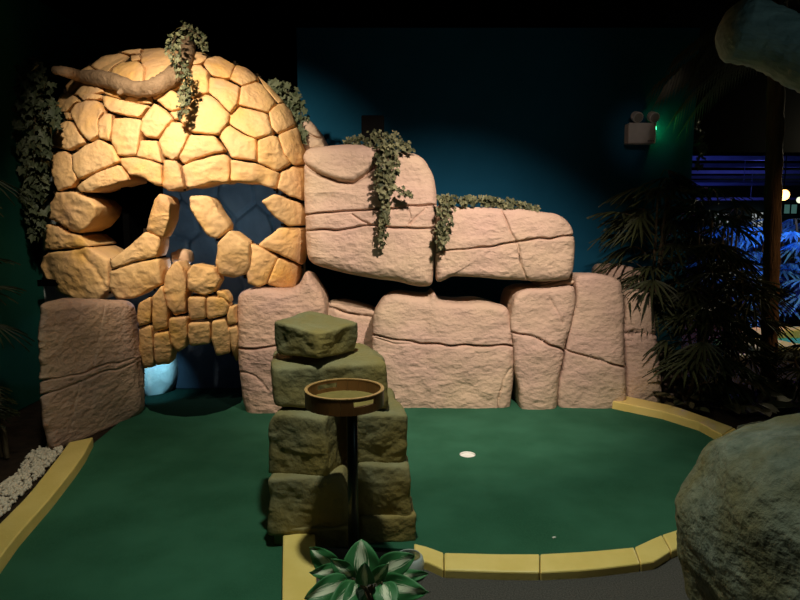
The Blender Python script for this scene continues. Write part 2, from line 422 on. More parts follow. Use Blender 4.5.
# ------------------------------------------------------------------ skull cave
SX, SY = 175., 186.
def dome(px, py):
    px = np.asarray(px, float); py = np.asarray(py, float)
    ry = np.where(py < SY, (py-SY)/139., (py-SY)/215.)
    rx = (px-SX)/139.
    r2 = np.minimum(rx**2+ry**2, .985)
    return 4.62+.75*(1-np.sqrt(1-r2))
ST = [
 [(66,86),(78,74),(98,80),(104,92),(84,97),(68,93)], [(98,80),(128,86),(150,92),(152,104),(128,102),(104,94)], [(150,88),(168,78),(184,66),(190,84),(172,92),(154,100)],
 [(80,71),(89,65.5),(97,71),(100,80),(84,80)], [(91,65),(103,57),(120,53),(129,56),(122,62),(112,68),(109,72),(97,70)],
 [(121,52.5),(130,50.5),(142,49),(140,53),(131,55)], [(131,56),(140,54.5),(140,60),(132,61)],
 [(141,54),(145,49),(160,48.5),(176,50),(184,56),(182,66),(168,78),(150,86),(144,80),(145,68),(141,61)],
 [(112,69),(122,62),(138,61),(144,68),(143,88),(130,90),(112,80),(110,74)],
 [(185,50),(205,53),(208,57),(201,64),(190,65),(185,62)], [(203,64),(209,56.5),(220,56.5),(235,65),(230,78),(224,78),(212,76),(207,70)],
 [(236,64.5),(248,69),(257,76),(257,81),(242,86),(238,84),(230,79)], [(257.5,76),(270,87),(281,98),(284,103),(278,103),(263,85)],
 [(183,68),(191,65.5),(201,65.5),(207,72),(208,92),(198,95),(192,99),(182,90)], [(209,78),(223,79),(240,87),(238,104),(230,113),(218,100),(209,92)],
 [(241,87),(256,82),(262,85),(276,103),(268,113),(250,108),(239,105)], [(277,104),(285,103.5),(292,112),(296,125),(278,134),(272,128),(268.5,113)],
 [(208,95),(217,101),(229,114),(228,122),(218,134.5),(190,133),(180,121),(186,110),(195,98)], [(238,106.5),(250,109),(267,114),(271.5,129),(271,134),(256,138),(245,134),(229,123),(230.5,114)],
 [(157,101),(172,90),(181,95),(182,109),(172,112),(165,108)], [(170,113),(182,110),(180,119),(175,120)],
 [(154,103),(164,110),(173,119),(158,138),(146,137),(142,131),(142,119)], [(102,97),(107,96),(130,102),(150,106),(142,115),(138,117),(120,114),(110,112),(103,105)],
 [(77,92),(101,95),(100,98),(97,99.5),(83,100),(79,97)], [(60,94),(68,91.5),(76,98),(78,101),(66,111),(59,113),(55,112),(56,104)],
 [(64,113),(69,112.5),(71,119),(67,120)], [(75,104),(85,101),(97,100.5),(104,111),(98,119),(98,135),(89,141),(85,138),(72,118),(71,112)],
 [(104.5,112.5),(112,115),(112,130),(110,141),(99,138),(98.5,122)], [(114,118),(130,118),(141,120),(142,124),(139,140),(137,156),(118,156),(112,143),(112,125)],
 [(66,121),(70,121),(85,142),(83,144),(68,150),(51,147),(51,138),(54,133),(60,124)], [(51,153),(65,151),(71,156),(74,167),(76,180),(71,187),(57,191),(53,178),(51,165)],
 [(72,156),(85,145),(98,139.5),(112,145),(118,158),(119,162),(95,172),(78,180),(74,170)], [(76,187),(95,174),(118,165),(127,176),(128,181),(110,186),(90,192),(80,192)],
 [(119,158),(140,157),(150,160),(162,165.5),(162.5,185),(157,186),(145,179),(130,175),(122,166)], [(141,140.5),(157,141),(160,150),(162,163.5),(150,159),(137,156.5)],
 [(172,122),(181,123),(189.5,134),(183,148),(178,157),(172,160),(164,157),(158.5,141)], [(190.5,135),(215,136),(224,151),(205,156),(183.5,164),(178.5,157),(184,149)],
 [(163.5,160),(176,160),(180,166),(185,187),(170,191),(163,187)], [(182,166),(200,159),(225,154),(230,159),(229,182),(210,183),(187,188)],
 [(221,128),(228,124),(245,135),(256,139),(257,161),(240,159),(232,158),(219,137)], [(257.5,140),(270,135.5),(277,137),(291,163),(280,170),(275,171),(258,162)],
 [(278,135.5),(296,127),(300,133),(305,163),(293,165),(285,155)], [(231,160),(255,163),(279,173),(277,185),(275,189),(258,184),(231,181.5)],
 [(281,172),(292,167),(306,166),(307,185),(303,201),(290,196),(277.5,189)],
 [(56,193),(73,192),(80,195),(91,199),(97,206),(95,217),(88,228),(80,233),(72,232),(58,222),(47,218),(50,204)], [(45,224),(58,227),(68,233.5),(80,235.5),(91,246),(78,248),(43,249.5),(43,238)],
 [(43,257),(50,252.5),(70,251),(88,246.5),(108,260),(109,290),(100,301),(78,301),(60,292),(47,280),(41,268)], [(110,260),(116,257),(146,231.5),(160,237.5),(160,247),(156,257),(135,261.5),(112,269.5)],
 [(110,271),(135,262.5),(158,258),(161,272),(162,284),(150,290),(135,298),(118,299),(109.5,290)], [(154,199),(160,193.5),(168,196),(171,203),(170,220),(163,237.5),(146,231),(149,218)],
 [(190,196),(205,195),(212,198),(229,225),(229,230),(218,239),(208,235),(198,222),(190,208)], [(261,201),(274,194),(300,203),(306,212),(307,225.5),(288,226),(275,217)],
 [(258,246),(279,227.5),(308,228),(309,240),(303,265),(290,260),(275,252)], [(218,243),(230,230),(250,243),(250,265),(246,275),(235,277.5),(220,274.5),(216,262)],
 [(250.8,243.5),(262,247.5),(278,257),(272,270),(266,284),(258,287),(248,283),(246.5,275)], [(279,258),(300,266),(300,278),(296,288),(280,288),(266.8,284),(273,269)],
 [(165,276),(172,265),(177,260.5),(183,268),(186,280),(186.5,292),(187,313),(175,315.5),(167,306),(163,288)], [(187.3,272),(193,264),(214,268),(220,280),(215,292),(205,295.5),(187.5,291)],
]
TE = [
 [(139,303),(150,297),(151.5,302),(151,323),(139,326),(137,318)], [(152,297),(162,285),(165,295),(168,312),(168,329),(153,332)],
 [(188,297),(205.5,297),(206,319),(190,320.5),(188,310)], [(206.5,297),(224,297),(229.5,306),(226,315),(207,320)],
 [(217,291),(224,291),(229,298),(230,303),(218,297)], [(229,306),(234,307),(237,323),(228,325),(227,315)],
 [(139,328),(151,325),(153,345),(154,367),(143,369),(139,350)], [(154,334),(169,331),(172,350),(171,364),(156,365),(153.5,345)],
 [(169,318),(187,316.5),(188,335),(185,348),(178,352),(171,344),(169,330)], [(188.3,323),(210,321),(211,333),(210,344),(190,346),(188,335)],
 [(212,321),(226,318),(231,335),(230,353),(216,356),(212,340)], [(228,327),(237,325),(241,340),(240,357),(236,362),(232,350)],
]
# gaps inside the skull outline that the top hides behind the branch
sk = empty('skull_cave', (XY(175, 300, 4.9), 5.0, 0), 'giant dome-shaped skull of yellow stones with eye sockets, nose hole and stone teeth', 'skull')
for i, s in enumerate(ST):
    ar = 0.5*abs(sum(s[k][0]*s[(k+1) % len(s)][1]-s[(k+1) % len(s)][0]*s[k][1] for k in range(len(s))))
    cr = [[(82, 255), (94, 270), (107, 289)]] if i == 46 else []
    off = RS.uniform(-.012, .012)+(.06 if i < 3 else 0)
    m = 'yellow_stone'
    bb = .016 if ar > 300 else .008
    th = .28 if i < 44 else .18
    o = slab('stone', s, lambda x, y, off=off: dome(x, y)+off, m, Rr=.016 if ar > 250 else .011, thick=th, bulge=bb, n=28, rough=.011, rs=6, parent=sk, seed=i, it=2, keep=.06, ridge=.007, cracks=cr, cdepth=.035, taper=.97, fx=RS.uniform(-.0012, .0012), fy=RS.uniform(-.0012, .0008))
for i, s in enumerate(TE):
    slab('tooth', s, lambda x, y: dome(x, y)-.03, 'yellow_stone', Rr=.018, thick=.14, bulge=.008, n=24, rough=.006, rs=7, parent=sk, seed=i+200, it=2, keep=.09, ridge=.003, taper=.95, fx=RS.uniform(-.0015, .0015))
slab('nose_stone', [(170,253),(175,252),(179,249),(186,249),(190,253),(191,264),(184,266),(172,263)], 4.95, 'tan_stone', Rr=.04, thick=.2, n=20, parent=sk, seed=300, cracks=[[(176, 252), (178, 264)]], cdepth=.02)
# mortar shell behind the stones, open at the sockets, nose and mouth
STEP = 2.5
gx = np.arange(36, 316, STEP); gy = np.arange(46, 366, STEP); AX, AY = np.meshgrid(gx, gy, indexing='ij')
Q = np.stack([AX.ravel()+STEP/2, AY.ravel()+STEP/2], 1); keep = np.zeros(len(Q), bool)
for s in ST+[[(60, 90), (80, 76), (110, 82), (140, 90), (170, 84), (185, 62), (190, 98), (150, 104), (100, 95), (75, 92)]]:
    pl = np.array(s, float); ins = inside(Q, pl); dd = polydist(Q, pl); keep |= ins & (dd > 3.2)
# close interior joints only where stones lie on both sides
cnt = np.zeros(len(Q), int)
for s in ST+TE:
    pl = np.array(s, float); cnt += ((polydist(Q, pl) < 3.0) | inside(Q, pl)).astype(int)
keep |= cnt >= 2
keep = keep.reshape(AX.shape)
vid = {}; V = []; Fc = []
def gv(i, j, b):
    k = (i, j, b)
    if k not in vid:
        x = gx[0]+i*STEP; y = gy[0]+j*STEP
        vid[k] = len(V); V.append(P(x, y, float(dome(x, y))+.11+(.05 if b else 0)))
    return vid[k]
for i in range(keep.shape[0]):
    for j in range(keep.shape[1]):
        if keep[i, j]:
            Fc.append((gv(i, j, 0), gv(i+1, j, 0), gv(i+1, j+1, 0), gv(i, j+1, 0)))
            Fc.append((gv(i, j, 1), gv(i, j+1, 1), gv(i+1, j+1, 1), gv(i+1, j, 1)))
link('mortar_shell', V, Fc, 'mortar', sk, smooth=False)
# inner vault seen through the sockets: cobbled, rounded cells
def vault():
    nu, nv = 220, 170; V = []; Fc = []
    seeds = [(RS.uniform(-1.6, 1.6), RS.uniform(0, 3)) for _ in range(0)]
    jx = .36; pts = []
    for a in range(-6, 7):
        for b in range(-1, 11):
            pts.append((a*jx+(b % 2)*.18+RS.uniform(-.1, .1), b*.3+RS.uniform(-.09, .09)))
    S = np.array(pts); xc = XY(175, 250, 5.5)
    U = np.linspace(0, PI, nu)
    for u in U:
        for k in range(nv):
            ph = PI/2*k/(nv-1)
            x = math.cos(u)*math.cos(ph)**.5*1.16; z = math.sin(ph)*2.72; y = 5.5+.75*math.sin(u)*math.cos(ph)**.5
            d = np.sort(np.hypot(S[:, 0]-x, S[:, 1]-z)); g = min((d[1]-d[0])/.05, 1)
            y -= .07*(g*(2-g))
            V.append((xc+x, y, z))
    for i in range(nu-1):
        for k in range(nv-1):
            Fc.append((i*nv+k, i*nv+k+1, (i+1)*nv+k+1, (i+1)*nv+k))
    o = link('inner_vault', V, Fc, 'cave_stone', sk); m = o.modifiers.new('s', 'SOLIDIFY'); m.thickness = .04
vault()
# added screens behind the left socket block light and keep it black
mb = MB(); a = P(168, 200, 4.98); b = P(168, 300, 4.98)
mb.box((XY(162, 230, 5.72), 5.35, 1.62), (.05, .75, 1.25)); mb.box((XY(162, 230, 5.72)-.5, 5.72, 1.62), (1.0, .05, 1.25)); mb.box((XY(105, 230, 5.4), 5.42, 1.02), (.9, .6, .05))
mb.build('socket_light_block', 'matte_black', sk)
# tunnel walls under the teeth
mb = MB(); x0 = XY(143, 390, 4.95)
slab('tunnel_side', [(140,352),(174,350),(177,372),(172,390),(160,401),(147,403),(139,392)], lambda x, y: 5.34+(x-140)*.004, 'cave_stone', Rr=.06, thick=.3, bulge=.02, n=26, parent=sk, seed=410, it=1)
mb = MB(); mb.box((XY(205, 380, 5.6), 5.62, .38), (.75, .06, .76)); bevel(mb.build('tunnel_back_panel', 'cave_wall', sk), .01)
mb = MB(); mb.box((XY(190, 390, 5.2), 5.20, -.008), (1.1, .88, .012)); mb.build('tunnel_shade_sheet', 'tunnel_shade_black', sk)  # unlit ground in the cave mouth drawn as a near-black sheet
# ------------------------------------------------------------------ branch and ivy on the skull
def catmull(pts, k=6):
    pts = [Vector(p) for p in pts]; out = []
    for i in range(len(pts)-1):
        p0 = pts[max(i-1, 0)]; p1 = pts[i]; p2 = pts[i+1]; p3 = pts[min(i+2, len(pts)-1)]
        for j in range(k):
            t = j/k
            out.append(.5*((2*p1)+(p2-p0)*t+(2*p0-5*p1+4*p2-p3)*t*t+(3*p1-p0-3*p2+p3)*t**3))
    return out+[pts[-1]]
bp = [(54, 70, .0), (66, 72, 0), (80, 76, 0), (97, 78, 0), (115, 82, 0), (133, 88.5, 0), (150, 88, 0), (164, 82, 0), (175, 73, 0), (184, 60, 0), (188, 47, 0), (185, 36, 0)]
pts = catmull([P(x, y, float(dome(x, y))-.07) if i > 1 else P(x, y, 4.95) for i, (x, y, _) in enumerate(bp)], 6)
rr = np.interp(np.linspace(0, 1, len(pts)), [0, .15, .3, .5, .62, .75, .9, 1], [.03, .045, .066, .058, .066, .062, .06, .035])
mb = MB(); mb.tube(pts, list(rr), 12, wob=.08)
t = empty('branch', P(140, 95, 4.6), 'thick knobbly brown branch lying across the crown of the stone skull', 'branch')
mb.build('limb', 'bark', t, smooth=True)
for f, (dx, dz) in ((.42, (-.05, -.06)), (.55, (.02, -.05)), (.7, (.05, .04))):
    mb = MB(); p = pts[int(f*len(pts))]; mb.tube([p, p+Vector((dx*.6, -.03, dz*.6)), p+Vector((dx, -.05, dz))], [.03, .024, .014], 8, wob=.1); mb.build('knot', 'bark', t, smooth=True)
IVY = [(0, 0), (.22, -.28), (.5, -.22), (.45, .12), (.62, .42), (.28, .5), (0, 1), (-.28, .5), (-.62, .42), (-.45, .12), (-.5, -.22), (-.22, -.28)]
def leaf_pts(shape, pos, nrm, upv, size, fold=.25):
    nrm = nrm.normalized(); u = (upv-nrm*upv.dot(nrm))
    u = u.normalized() if u.length > 1e-4 else nrm.orthogonal().normalized(); w = u.cross(nrm)
    return [pos+u*(y*size)+w*(x*size)+nrm*(abs(x)*fold*size-.15*y*y*size) for x, y in shape]
def rv(s=1): return Vector((random.uniform(-s, s), random.uniform(-s, s), random.uniform(-s, s)))
def ivy(label, strands, mt='ivy_leaf', size=.045, group=None, stem=True, category='ivy', name='ivy'):
    """strands: list of (path [(px,py,Y,radius_px)], leaf count)"""
    first = strands[0][0][0]
    t = empty(name, P(first[0], first[1], first[2]), label, category, group)
    mb = MB(); st = MB()
    for path, cnt in strands:
        pa = np.array(path, float); L = np.r_[0, np.cumsum(np.hypot(np.diff(pa[:, 0]), np.diff(pa[:, 1])))]
        if stem and len(path) > 1: st.tube(catmull([P(a, b, c) for a, b, c, d in path], 3), .006, 5)
        for _ in range(cnt):
            s = random.uniform(0, L[-1]); x, y, Y, r = [np.interp(s, L, pa[:, k]) for k in range(4)]
            a = random.uniform(0, 2*PI); q = r*math.sqrt(random.random())
            p = P(x+q*math.cos(a), y+q*math.sin(a), Y+random.uniform(-1, .6)*r*Y/F*.8)
            n = Vector((0, -1, .55))+rv(.8)
            mb.add(leaf_pts(IVY, p, n, Vector((0, 0, -1))+rv(.7), size*random.uniform(.55, 1.15)), [(0, 1, 2, 3, 4, 5, 6), (0, 6, 7, 8, 9, 10, 11)])
    if stem: st.build('stem', 'stem', t)
    mb.build('foliage', mt, t)
    return t
ivy('dense dark ivy hanging down the left flank of the stone skull', [([(30, 66, 4.95, 12), (36, 95, 4.95, 20), (34, 130, 4.95, 19), (34, 165, 4.95, 14), (36, 200, 5.0, 12), (36, 232, 5.05, 7)], 620), ([(48, 105, 4.8, 7), (58, 125, 4.75, 4)], 30)], 'ivy_leaf_dark', size=.058, group='ivy plants on the rocks')
ivy('trailing ivy sprig wound over the branch on top of the skull', [([(176, 36, 4.8, 7), (172, 48, 4.72, 7), (180, 62, 4.66, 8), (186, 80, 4.6, 7), (184, 98, 4.58, 6), (182, 114, 4.55, 5)], 210), ([(182, 26, 4.95, 6), (196, 34, 5.0, 8), (206, 46, 5.05, 4)], 60)], 'ivy_leaf_pale', size=.030, group='ivy plants on the rocks')
ivy('dim leafy shrub leaning behind the right shoulder of the skull', [([(270, 84, 5.35, 4), (285, 90, 5.35, 8), (298, 105, 5.35, 10), (303, 125, 5.3, 5), (300, 138, 5.25, 4)], 120)], size=.055, group='ivy plants on the rocks')
# ------------------------------------------------------------------ pink rocks
gl = 'pinkish carved boulders of the rock wall'
yl0, yl1 = G(50, 452).y, G(143, 411).y
def plane2(x0, y0, x1, y1): return lambda x, y: y0+(x-x0)/(x1-x0)*(y1-y0)
RK = [
 ('large cracked pinkish boulder left of the cave mouth, below the left cheek of the skull', [(38,306),(45,302),(70,300.5),(100,302),(125,302),(132,308),(133,325),(136,355),(142,385),(143,411),(130,422),(105,438),(85,446),(60,452),(49,449),(43,420),(40,380),(38,340)], plane2(45, yl0-.06, 143, yl1-.1),
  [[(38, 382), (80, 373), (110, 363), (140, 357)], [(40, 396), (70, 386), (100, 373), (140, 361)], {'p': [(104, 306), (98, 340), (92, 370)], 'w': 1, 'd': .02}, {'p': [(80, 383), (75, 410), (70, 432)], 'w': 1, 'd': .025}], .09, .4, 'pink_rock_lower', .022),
 ('pinkish boulder right of the cave mouth with a pointed horn at its top right', [(238,297),(242,290),(255,287),(270,288),(290,289),(301,283),(306,272),(309,272),(314,279),(322,293),(326,306),(326,330),(330,412),(250,414),(244,400),(240,375),(238,340)], 4.88,
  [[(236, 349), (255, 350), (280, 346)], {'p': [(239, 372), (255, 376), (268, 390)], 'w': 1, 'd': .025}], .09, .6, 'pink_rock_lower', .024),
 ('narrow low pink boulder in the shade between two bigger boulders', [(322,303),(340,301),(355,304),(376,310),(378,330),(378,409),(322,409)], 5.3,
  [[(322, 306), (347, 313), (376, 318)]], .05, .5, 'pink_rock', .01),
 ('wide pink boulder in the middle of the lower row, crossed by one level crack', [(373,312),(382,297),(393,294),(420,297),(429,297),(434,291),(439,301),(460,303),(484,302),(500,306),(508,308),(512,325),(514,350),(513,375),(510,405),(490,407),(470,409),(440,410),(410,410),(385,410),(375,402),(372,360)], 5.0,
  [[(371, 334), (392, 339), (420, 343), (460, 345), (514, 346)], {'p': [(376, 338), (395, 344), (410, 344)], 'w': .9, 'd': .02}, {'p': [(512, 368), (504, 378), (498, 408)], 'w': 1, 'd': .03}, {'p': [(423, 300), (424, 340), (423, 408)], 'w': 6, 'd': .02}], .09, .8, 'pink_rock', .016),
 ('pink boulder with rounded shoulder and slanting crack, below the right end of the ledge', [(511,305),(516,294),(528,289),(550,287.5),(573,285),(575.5,300),(569,330),(564,355),(559,380),(556,408),(521,408),(517,385),(513,350),(510,325)], 4.97,
  [[(510, 331), (532, 337), (566, 352)], {'p': [(550, 296), (556, 308), (562, 322)], 'w': .9, 'd': .02}], .06, .8, 'pink_rock', .016),
 ('tall pink boulder with flat top standing right of the rounded-shoulder boulder', [(574,279),(578,274),(598,274),(613,277),(622,283),(624,310),(624,350),(626,385),(626,409),(556.5,409),(559,380),(565,350),(570,325),(576,298)], 5.0,
  [[(564, 351), (595, 359), (626, 367)]], .06, .8, 'pink_rock', .012),
 ('dim narrow pink boulder at the right end of the row beside the dark palms', [(625,293),(640,290),(652,292),(655,320),(658,350),(661,380),(664,409),(627,409),(625,370),(624,330)], 5.12,
  [[(622, 333), (640, 333), (660, 336)], {'p': [(622, 340), (640, 340), (660, 341)], 'd': .02}], .05, .7, 'pink_rock', .012),
 ('small pink rock peeping over the right end of the boulder row behind palm leaves', [(603,271),(608,265),(620,264),(640,269),(652,290),(650,304),(605,304)], 5.55, [], .05, .5, 'pink_rock', .01),
 ('thin layered pink slab wedged under the right end of the ledge boulder', [(536,285),(552,281),(575,278.5),(577,284),(560,288),(545,290)], 5.06, [[(540, 286), (558, 283.5), (576, 281)]], .025, .6, 'pink_rock', .01),
 ('huge pink upper boulder with two level cracks and ivy trailing over it', [(304,150),(330,146),(355,144),(375,146),(395,151),(415,154),(425,160),(433,175),(437,195),(437,206),(436,240),(434,270),(433,286),(415,285),(390,280),(360,276),(335,270),(315,265),(308,258),(306,230),(304,190)], 4.92,
  [[(304, 216), (345, 211), (385, 209), (440, 203)], [(306, 232), (345, 229), (372, 226), (395, 228), (440, 228)], {'p': [(353, 214), (362, 222), (370, 226)], 'd': .03}, {'p': [(427, 207), (418, 215), (410, 224)], 'd': .03}, {'p': [(407, 208), (411, 218), (408, 227)], 'w': 1, 'd': .02}, {'p': [(302, 160), (312, 170), (322, 176), (340, 182), (352, 182), (364, 177), (373, 168), (377, 157)], 'w': 1.6, 'd': .09}], .13, 1.0, 'pink_rock', .014),
 ('long pink ledge boulder with a leafy top, right of the huge upper boulder', [(436,206),(450,206),(470,207),(500,208),(540,211),(555,213),(565,219),(572,230),(574.5,245),(573.5,268),(569,279),(550,281),(530,281),(500,278.5),(470,277),(450,276),(442,281),(436,281),(435,250)], 4.9,
  [[(434, 252), (465, 250), (500, 245), (517, 243), (545, 238), (577, 236)], {'p': [(502, 210), (510, 230), (517, 245), (522, 265), (527, 280)], 'w': 1, 'd': .03}], .09, 1.0, 'pink_rock', .016),
 ('small dim domed rock just right of the skull crown above the huge boulder', [(299,150),(300,122),(304,117.5),(309,119),(316,126),(322,137),(327,150)], 5.3, [[(298, 132), (310, 134), (322, 138)]], .07, .6, 'pink_rock', .01),
 ('low dark rock at the foot of the palms beyond the back right curb', [(658,345),(668,343),(678,360),(688,390),(694,415),(664,415),(660,380)], 5.35, [], .05, .5, 'dark_rock', .015),
]
for i, (lab, ol, yf, cr, Rr, th, mt, rg) in enumerate(RK):
    if i: ol = [(x, y+7) if y > 400 else (x, y) for x, y in ol]
    Rr *= .7
    w = max(q[0] for q in ol)-min(q[0] for q in ol)
    n = int(min(210, max(40, w*1.5)))
    low = max(q[1] for q in ol) > 400
    o = slab('boulder', ol, yf, mt, Rr=Rr, thick=th, bulge=.03 if w > 60 else .015, n=n, cracks=cr, rough=.016, rs=3, seed=500+i*7, it=2, keep=.17, ridge=rg*.4, taper=.45 if i == 0 else .93, cdepth=.07, cw=.95, zmin=-.008 if low else None, raised=[([(300,140),(330,140),(357,140),(374,146),(378,158),(370,171),(355,181),(340,181),(322,175),(300,160)], .045)] if i == 9 else ())
    prop(o, lab, 'rock', gl)
# ivy on rocks
ivy('ivy cascading from the top of the huge upper boulder, below the black box', [([(345, 142, 5.0, 4), (362, 140, 4.95, 6), (385, 138, 4.9, 11), (400, 142, 4.9, 9), (412, 150, 4.9, 3)], 170), ([(386, 140, 4.86, 11), (388, 160, 4.8, 13), (385, 178, 4.78, 13), (384, 192, 4.78, 9)], 330), ([(384, 195, 4.78, 5), (386, 215, 4.78, 5), (384, 228, 4.78, 6), (380, 244, 4.78, 4)], 110), ([(398, 188, 4.78, 4), (405, 192, 4.78, 6), (411, 195, 4.78, 2)], 26)], 'ivy_leaf_pale', size=.032, group='ivy plants on the rocks')
ivy('low ivy spreading along the top of the pink ledge boulder and down its left end', [([(440, 198, 4.85, 4), (460, 200, 4.9, 5), (490, 201, 4.95, 5), (515, 205, 4.95, 5), (538, 208, 4.95, 2.5)], 330), ([(447, 200, 4.8, 8), (446, 215, 4.78, 9), (443, 230, 4.77, 7), (441, 243, 4.77, 5)], 150)], 'ivy_leaf_pale', size=.032, group='ivy plants on the rocks')
t = empty('flood_light', P(373, 144, 5.55), 'small black box lamp standing on the boulder behind the hanging ivy', 'lamp')
mb = MB(); c = P(373, 129, 5.5); mb.box(c, (.19, .14, .21)); bevel(mb.build('housing', 'black_plastic', t), .01)
mb = MB(); mb.box((c.x, c.y, c.z-.14), (.05, .05, .10)); mb.build('bracket', 'black_plastic', t)
# ------------------------------------------------------------------ stacked rock pile
gk = 'mossy hewn rocks of the front pile'
def pile(label, x0, x1, yt, yb, Y, dep, yaw, seed, cuts=6, extra=(), ridge=.0035):
    """x0..x1 and yt..yb: extent of the front face in the photo at distance Y"""
    xa, xb = XY(x0, (yt+yb)/2, Y), XY(x1, (yt+yb)/2, Y); za, zb = ZY(yb, Y), ZY(yt, Y)
    w = xb-xa; ca, sa = abs(math.cos(yaw)), abs(math.sin(yaw))
    sx = (w-dep*sa)/ca if sa < .99 else w
    o = hewn('rock', ((xa+xb)/2, Y+(dep*ca+sx*sa)/2-.02, (za+zb)/2), (sx, dep, zb-za+.012), yaw, 'moss_rock', seed, cuts=cuts, extra=extra, n=30, ridge=ridge, rs=6, rough=.011, p=24, cutr=(.84, .99))
    prop(o, label, 'rock', gk); return o
pile('topmost mossy rock of the front pile, showing a sharp corner', 266, 353, 329, 358, 2.92, .27, math.radians(-32), 31, 4)
pile('widest mossy rock of the front pile, second from the top', 263, 387, 364, 411, 2.92, .36, math.radians(5), 32, 6)
pile('mossy left rock of the front pile directly left of the tray stand', 266, 346, 417, 479, 2.84, .36, math.radians(-16), 33, 6)
pile('mossy right rock of the front pile just behind the wooden tray', 350, 405, 412, 463, 2.90, .38, math.radians(6), 34, 6)
pile('shaded left rock of the front pile, second from the floor', 267, 350, 482, 530, 2.82, .38, math.radians(3), 35, 5)
pile('shaded right rock of the front pile, second from the floor', 353, 409, 465, 517, 2.87, .38, math.radians(5), 36, 5)
pile('bottom left rock of the front pile resting on the carpet by the short curb', 269, 352, 531, 556, 2.82, .38, math.radians(-2), 37, 4)
pile('bottom right rock of the front pile behind the variegated plant', 355, 414, 518, 556, 2.86, .38, math.radians(4), 38, 4)
# ------------------------------------------------------------------ big boulder near camera
o = hewn('boulder', (1.86, 1.93, .36), (1.56, 1.2, 1.04), math.radians(10), 'grey_boulder', 51, n=90, p=5.2, rough=.025, rs=3.5, cuts=10, ridge=.008, cutr=(.72, .9))
prop(o, 'big rounded grey-green boulder filling the lower right corner', 'rock')
q = G(757, 436, .05)
o = hewn('flat_stone', (q.x, q.y+.03, .05), (.22, .14, .12), .2, 'grey_boulder', 52, n=14, p=8)
prop(o, 'small flat grey stone just outside the curved back right curb', 'rock')
# ------------------------------------------------------------------ tray stand
TY = 2.60; tc = P(344.5, 394, TY); tr = .168
zt = tc.z
t = empty('tray_stand', (tc.x+.03, TY, .0), 'round wooden tray with handle slots on a black post in front of the rock pile', 'stand')
mb = MB(); mb.tube([(tc.x+.03, TY+.02, .004), (tc.x+.03, TY+.02, zt-.045)], .023, 20); mb.build('post', 'black_metal', t, smooth=True)
mb = MB(); mb.lathe([(.001, .0), (.075, .0), (.08, .004), (.08, .012), (.023, .016)], (tc.x+.03, TY+.02, .004), 28); mb.build('foot_plate', 'black_metal', t)
# wall of the tray: staves, with two slots left open
tw = empty('tray', (tc.x, TY, zt-.04), None, None); tw.parent = t; tw.location = Vector((tc.x, TY, zt-.04))-Vector(t.location)
def traylink(o, loc0):
    return o
def ringpart(name, r0, r1, z0, z1, a0, a1, n, mt, par, base):
    V = []; Fc = []
    for i in range(n+1):
        a = a0+(a1-a0)*i/n; c_, s_ = math.cos(a), math.sin(a)
        for r, z in ((r0, z0), (r1, z0), (r1, z1), (r0, z1)): V.append((c_*r, s_*r, z))
    for i in range(n):
        for k in range(4):
            k2 = (k+1) % 4; Fc.append((i*4+k, (i+1)*4+k, (i+1)*4+k2, i*4+k2))
    Fc += [(3, 2, 1, 0), tuple(n*4+k for k in range(4))]
    return V, Fc
bpy.data.objects.remove(tw)
hb, ht = -.045, .022
mb = MB(); n_st = 20; sl = [math.radians(-62), math.radians(118)]
for sgn in range(n_st):
    a0 = 2*PI*sgn/n_st; a1 = a0+2*PI/n_st-.006; am = (a0+a1)/2
    isl = any(abs((am-s_+PI) % (2*PI)-PI) < .33 for s_ in sl)
    segs = [(hb, ht)] if not isl else [(hb, -.012), (.010, ht)]
    for z0, z1 in segs:
        V, Fc = ringpart('', tr-.012, tr, z0, z1, a0, a1, 3, '', None, None)
        mb.add([Vector(v)+Vector((tc.x, TY, zt)) for v in V], Fc)
mwall = mb
V, Fc = ringpart('', tr-.013, tr+.001, ht, ht+.004, 0, 2*PI, 64, '', None, None)
mb = MB(); mb.add([Vector(v)+Vector((tc.x, TY, zt)) for v in V], Fc); mrim = mb; mb = MB(); mb.lathe([(.001, -.028), (tr-.012, -.028), (tr-.012, -.04), (.001, -.04)], (tc.x, TY, zt), 48); tb = mb.build('tray', 'tray_felt', t); mwall.build('side_wall', 'tray_wood', tb); mrim.build('rim', 'tray_rim_wood', tb)
